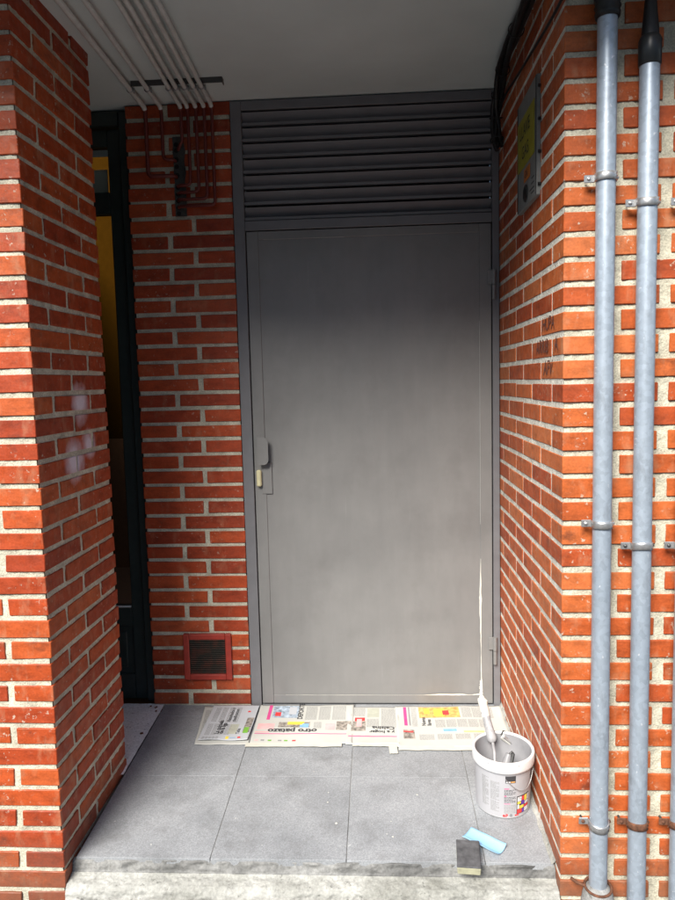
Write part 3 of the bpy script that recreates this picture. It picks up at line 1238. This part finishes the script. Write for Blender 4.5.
# ------------------------------------------------------------------ bucket
BXc, BYc = .745, -.622
RB, RT, HB = .0835, .091, .192
bk = thing('paint_bucket', (BXc, BYc, fz(BYc) + .001), 'white plastic paint bucket with coloured block logo, standing against the right wall', 'bucket', None, (TILT, 0, 0))
mb = MB()
mb.lathe([(0, .004), (RB - .004, .004), (RB, .0), (RB + .0005, .004)], WHITEP, 64)
mb.lathe([(RB + .0005, .004), (RT - .0015, HB - .036)], BODYP, 64)
mb.build('body', bk)
mb = MB()
mb.lathe([(RT - .0015, HB - .036), (RT + .002, HB - .038), (RT + .0058, HB - .036), (RT + .0063, HB - .030), (RT + .0068, HB - .006), (RT + .0055, HB - .001), (RT + .001, HB), (RT - .002, HB - .001), (RT - .003, HB - .006)], WHITEP, 64)
mb.build('rim_band', bk)
mb = MB()
mb.lathe([(RT - .003, HB - .006), (RT - .004, HB - .03), (RB - .002, .052), (RB - .006, .046)], GPAINT, 64)
mb.grid(lambda u, v: ((RB - .003) * v * math.cos(u * 2 * math.pi), (RB - .003) * v * math.sin(u * 2 * math.pi), .046 + .002 * noise.noise((v * 3 * math.cos(u * 6.283), v * 3 * math.sin(u * 6.283), 2))), 40, 10, GPAINT)
mb.build('grey_paint', bk)


def cyl(a, z, e=.0005):
    rr = RB + (RT - .0015 - RB) * (z - .004) / (HB - .040) + e + .0002
    th = R(-90) + a / .087        # a: arc length to the right of the front
    return (rr * math.cos(th), rr * math.sin(th), z)


lb = MB()


def cr(a0, a1, z0, z1, mat, e=.0004):
    n_ = max(2, int((a1 - a0) / .004))
    lb.grid(lambda u, v: cyl(a0 + (a1 - a0) * u, z0 + (z1 - z0) * v, e), n_, 1, mat)


cr(-.008, .024, .122, .146, INKD)
cr(-.006, .007, .124, .128, WHITEP, .0008)
cr(.008, .022, .124, .128, OINK, .0008)
cr(.092, .10, .10, .146, INKD)


def lines(a0, a1, z0, z1, mat, step=.0036):
    z = z1
    while z > z0:
        a = a0
        end = a1 - random.choice([0, 0, 0, .01])
        while a < end:
            l = random.uniform(.003, .009)
            cr(a, min(a + l, end), z - .0018, z, mat, .0004)
            a += l + .0015
        z -= step


lines(-.054, -.026, .098, .122, INK)
lines(-.054, -.026, .060, .095, INK)
lines(-.054, -.026, .022, .056, INK)
lines(-.085, -.060, .03, .13, INK)
cr(-.011, .004, .1015, .104, PINK)
lines(-.011, .026, .082, .099, INKD, .0042)
cr(-.011, -.004, .076, .079, PINK)
lines(-.011, .026, .056, .074, INKD, .0042)
cr(-.011, .008, .050, .052, PINK)
lines(-.011, .026, .020, .046, INK, .0042)
text_into(lb, 'e', RINK, .016, lambda x, y: cyl(-.015 + x, .006 + y, .0007), .0008)
text_into(lb, 'P', RINK, .014, lambda x, y: cyl(-.006 + x, .006 + y, .0007), .0008)
text_into(lb, '@', INKD, .010, lambda x, y: cyl(.006 + x, .009 + y, .0007))
text_into(lb, 'eco', RINK, .010, lambda x, y: cyl(.024 + x, .008 + y, .0007), .0005)
# coloured block logo
A0, Z0_, U = .031, .014, .0118
cr(A0 - .0015, A0 + 4.3 * U, Z0_ - .0015, Z0_ + 5.1 * U, INKD, .0005)
blocks = [(0, 0, 1.6, 1.3, RINK), (1.6, 0, .8, 1.3, PURP), (2.4, 0, 1.7, 1.3, WHITEP), (0, 1.3, .7, 1.4, WHITEP), (.7, 1.3, 1.5, 1, YINK), (2.2, 1.3, 1.9, .8, RINK),
          (0, 2.7, 1.2, .8, YINK), (1.2, 2.3, 1.3, 1.2, PURP), (2.5, 2.1, 1.6, 1, WHITEP), (0, 3.5, 1.4, 1.4, WHITEP), (1.4, 3.5, .9, 1.4, RINK), (2.3, 3.1, 1.1, 1.8, YINK), (3.4, 3.1, .8, 1.8, WHITEP)]
for (a, z, w_, h_, m) in blocks:
    cr(A0 + a * U + .0007, A0 + (a + w_) * U - .0007, Z0_ + z * U + .0007, Z0_ + (z + h_) * U - .0007, m, .0010)
lb.build('label_print', bk)
for (a, l, w_) in ((-.062, .007, .0016), (-.020, .003, .0016), (.030, .006, .0014)):
    mb = MB()
    th = R(-90) + a / .095
    rr = RT + .0075
    mb.tube([(rr * math.cos(th), rr * math.sin(th), HB - .006), (rr * math.cos(th), rr * math.sin(th), HB - .004 - l * .6), (rr * math.cos(th), rr * math.sin(th), HB - .004 - l)], w_, GPAINT, 8, True, [w_ * .7, w_ * .6, w_])
    mb.build('paint_drip', bk)
mb = MB()
hp = []
for i in range(17):
    t_ = i / 16
    a = R(-20 - 75 * t_)
    hp.append((.0925 * math.cos(a) + .0005, .0925 * math.sin(a), HB - .055 - .045 * math.sin(t_ * math.pi)))
mb.tube(hp, .0012, CLAMP, 6)
mb.build('bail_handle', bk)

# paint roller standing in the bucket
# world points: handle top (.715,-.50,.30), handle foot (.722,-.60,.195), rod into the paint
rl = thing('paint_roller', (.712, -.60, .08), 'paint roller with its paint-smeared handle sticking up out of the bucket', 'paint roller')
o0 = Vector((.712, -.60, .08))
top, foot = Vector((.700, -.475, .297)), Vector((.7215, -.575, .192))
mb = MB()
dv = (top - foot)
pts = [foot + dv * t_ + Vector((0, 0, 0)) - o0 for t_ in (0, .06, .12, .3, .5, .7, .85, .95, 1)]
mb.tube(pts, .01, GPAINT2 := plain('handle_smeared_grey', (.34, .34, .35), .35, var=.25, scale=60), 16, True, [.008, .0155, .0165, .014, .013, .014, .0135, .011, .005])
mb.build('handle', rl)
mb = MB()
pts = [foot + dv * t_ - o0 + Vector((.001 * math.sin(t_ * 30), 0, 0)) for t_ in (.52, .58, .66, .74, .82, .9, .97, 1.03)]
mb.tube(pts, .01, WPAINT, 14, True, [.010, .0150, .0142, .0160, .0145, .0165, .014, .006])
mb.tube([pts[4] + Vector((-.010, -.008, 0)), pts[2] + Vector((-.008, -.010, 0)), pts[0] + Vector((-.004, -.011, -.02))], .003, WPAINT, 8)
for k in range(5):
    q = pts[7 - k % 3] + Vector((random.uniform(-.012, .012), -.004, random.uniform(-.004, .010)))
    mb.tube([q, q + Vector((random.uniform(-.008, .008), 0, .008))], .004, WPAINT, 6, True, [.005, .002])
mb.build('paint_drips', rl)
mb = MB()
rod = [foot, (.722, -.60, .175), (.720, -.622, .150), (.712, -.645, .125), (.704, -.655, .105), (.702, -.655, .075)]
mb.tube([Vector(p) - o0 for p in catm(rod, 4)], .0048, GPAINT2, 10)
mb.build('rod', rl)
mb = MB()
mb.tube([Vector((.69, -.655, .078)) - o0, Vector((.79, -.64, .078)) - o0], .017, GPAINT, 18)
mb.build('roller_sleeve', rl)

# brush lying in the bucket
br = thing('paint_brush', (.755, -.60, .07), 'grey-coated paint brush leaning inside the bucket, end of its split handle showing', 'paint brush')
o0 = Vector((.755, -.60, .07))
mb = MB()
a_, b_ = Vector((.735, -.64, .085)), Vector((.766, -.615, .176))
mb.tube([a_ - o0, a_.lerp(b_, .4) - o0, a_.lerp(b_, .8) - o0, b_ - o0], .01, GPAINT, 14, True, [.019, .015, .013, .009])
mb.build('handle', br)
mb = MB()
a_, b_ = Vector((.757, -.64, .095)), Vector((.780, -.618, .178))
mb.tube([a_ - o0, a_.lerp(b_, .5) - o0, b_ - o0], .004, STEELD, 10, True, [.006, .0065, .005])
mb.tube([b_ - o0 + Vector((-.012, 0, -.002)), b_ - o0 + Vector((-.004, 0, .006)), b_ - o0], .0034, STEELD, 8)
mb.build('ferrule_wire', br)
mb = MB()
mb.box(-.025, .025, -.008, .008, -.05, 0, GPAINT, .004, M=Matrix.Translation(Vector((.734, -.645, .095)) - o0) @ Matrix.Rotation(R(-15), 4, 'Y'))
mb.build('bristles', br)

# metal clip on the back rim
cp = thing('metal_clip', (.775, -.545, .185), 'small paint-spotted metal clip hanging on the inside back rim of the bucket', 'clip')
mb = MB()
M = Matrix.Rotation(R(38), 4, 'Y') @ Matrix.Rotation(R(-25), 4, 'X') @ Matrix.Scale(1.5, 4)
mb.box(-.017, .017, -.003, .001, -.007, .007, GPALE, .002, M=M)
mb.box(-.014, .016, -.006, -.003, -.003, .004, CLAMP, .001, M=M)
mb.tube([M @ Vector((-.020, -.003, 0)), M @ Vector((-.020, -.003, .010)), M @ Vector((-.012, -.003, .012))], .0022, BLACK, 8)
mb.build('clip_body', cp)
mb = MB()
mb.tube([M @ Vector((.015, -.003, .006)), M @ Vector((.024, -.003, .004)), M @ Vector((.024, -.003, -.004)), M @ Vector((.015, -.003, -.006))], .0018, CLAMP, 8)
mb.build('clip_loop', cp)

# ------------------------------------------------------------------ sanding block and paper
sp = thing('sanding_block', (.601, -.893, .0035), 'dark grey sanding sponge with beige front edge, overhanging the step', 'sanding block', None, (R(5), 0, R(-5)))
mb = MB()
mb.box(-.033, .033, -.052, .054, .0215, .0265, SPDK, .0015, jit=.0008)
mb.build('abrasive_face', sp)
mb = MB()
mb.box(-.0325, .0325, -.0515, .0535, .0005, .0212, SPBG, .002, jit=.0008)
mb.build('foam_core', sp)

mb = MB()


def bl(u, v):
    x = (u - .5) * .118
    y = (v - .5) * .052
    z = .004 + .010 * (2 * abs(v - .5)) ** 2 * (.5 + .6 * u) + .003 * math.sin(u * 5) + (.006 if u < .3 else 0) * (1 - u / .3 if u < .3 else 0)
    return (x, y, z)


mb.grid(bl, 24, 10, BLUEP)
o = mb.build('sanding_paper', None, (.656, -.822, fz(-.822) + .002))
o.rotation_euler = (TILT, 0, R(-38))
so = o.modifiers.new('thick', 'SOLIDIFY')
so.thickness = .0008
tag(o, 'light blue curled strip of sandpaper on the tiles beside the sanding block', 'sandpaper')

# ------------------------------------------------------------------ unseen building added to block low sky and pavement bounce
bd = thing('building', (0, -12, -.175), 'plain low building added across the street, unseen behind the camera, to block low sky', 'building')
mb = MB()
mb.box(-30, 30, -8, 0, 0, 6.0, CEILM, .02)
mb.build('wall', bd)
mb = MB()
mb.box(-30.2, 30.2, -8.2, .2, 6.003, 6.15, PAVE, .01)
mb.build('added_roof', bd)
for i in range(8):
    mb = MB()
    x = -14 + i * 4
    mb.box(x - .6, x + .6, -.02, .03, 1.2, 2.7, STEELD, .01)
    mb.box(x - .68, x + .68, -.01, .06, 1.1, 1.195, CEILM, .01)
    mb.build('added_window', bd)

for i in range(7):
    mb = MB()
    x, y = random.uniform(.0, .75), random.uniform(-.80, -.36)
    r = random.choice([.0015, .002, .0028, .0038])
    n_ = 10
    pts = [(r * (1 + .35 * random.uniform(-1, 1)) * math.cos(a * .628), r * (1 + .35 * random.uniform(-1, 1)) * math.sin(a * .628), 0) for a in range(n_)]
    mb.add(pts + [(0, 0, .0008)], [[a, (a + 1) % n_, n_] for a in range(n_)], WPAINT, smooth=True)
    o = mb.build('paint_spot', None, (x, y, fz(y) + .0012))
    o.rotation_euler = (TILT, 0, 0)
    tag(o, 'tiny dried drop of white paint on the grey floor tiles', 'paint drop', 'paint drops scattered on the floor tiles')

# a little dirt by the pillar foot and threshold
mb = MB()
for (x, y, s) in ((-.575, -.03, .006), (-.565, -.06, .004), (-.57, -.23, .006), (-.60, -.02, .004)):
    M = Matrix.Translation((x, y, fz(y) + .006)) @ Matrix.Rotation(random.random() * 3, 4, 'Z')
    mb.box(-s, s, -s * .6, s * .6, -.002, .003, RUST, .001, jit=.001, M=M)
o = mb.build('debris')
o['kind'] = 'stuff'
o['label'] = 'crumbs of dirt and dry leaf on the pale threshold'
o['category'] = 'debris'

# ------------------------------------------------------------------ camera, light, sky
cam = bpy.data.cameras.new('camera')
co = bpy.data.objects.new('camera', cam)
COL.objects.link(co)
F = Vector((-.05650133, .99384025, -.09533702))
Rt = Vector((.99822115, .05441289, -.0243673))
Up = Vector((.01902964, .09654422, .99514677))
co.matrix_world = Matrix(((Rt.x, Up.x, -F.x, .36479523), (Rt.y, Up.y, -F.y, -2.83047858), (Rt.z, Up.z, -F.z, 1.37883361), (0, 0, 0, 1)))
cam.sensor_fit = 'VERTICAL'
cam.sensor_height = 36
cam.lens = 36 * 714.04 / 900
cam.clip_start = .02
cam.clip_end = 300
SC.camera = co

EL, AZ = 41.0, 23.0
sun = bpy.data.lights.new('sun', 'SUN')
sun.energy = 4.0
sun.angle = R(30)
sun.color = (1, .955, .88)
s_ = bpy.data.objects.new('sun', sun)
COL.objects.link(s_)
dirv = Vector((math.sin(R(AZ)) * math.cos(R(EL)), math.cos(R(AZ)) * math.cos(R(EL)), -math.sin(R(EL))))
s_.rotation_euler = dirv.to_track_quat('-Z', 'Y').to_euler()
s_.location = (-2, -5, 5)

wd = bpy.data.worlds.new('World')
SC.world = wd
wd.use_nodes = True
nt = wd.node_tree
sky = nt.nodes.new('ShaderNodeTexSky')
sky.sky_type = 'NISHITA'
sky.sun_disc = False
sky.sun_elevation = R(EL)
sky.sun_rotation = R(180 + AZ)
bg = nt.nodes['Background']
bg.inputs['Strength'].default_value = .08
nt.links.new(sky.outputs[0], bg.inputs['Color'])

SC.view_settings.view_transform = 'Standard'
SC.view_settings.look = 'None'
SC.view_settings.exposure = 0.98
SC.view_settings.gamma = 1
SC.view_settings.use_curve_mapping = False
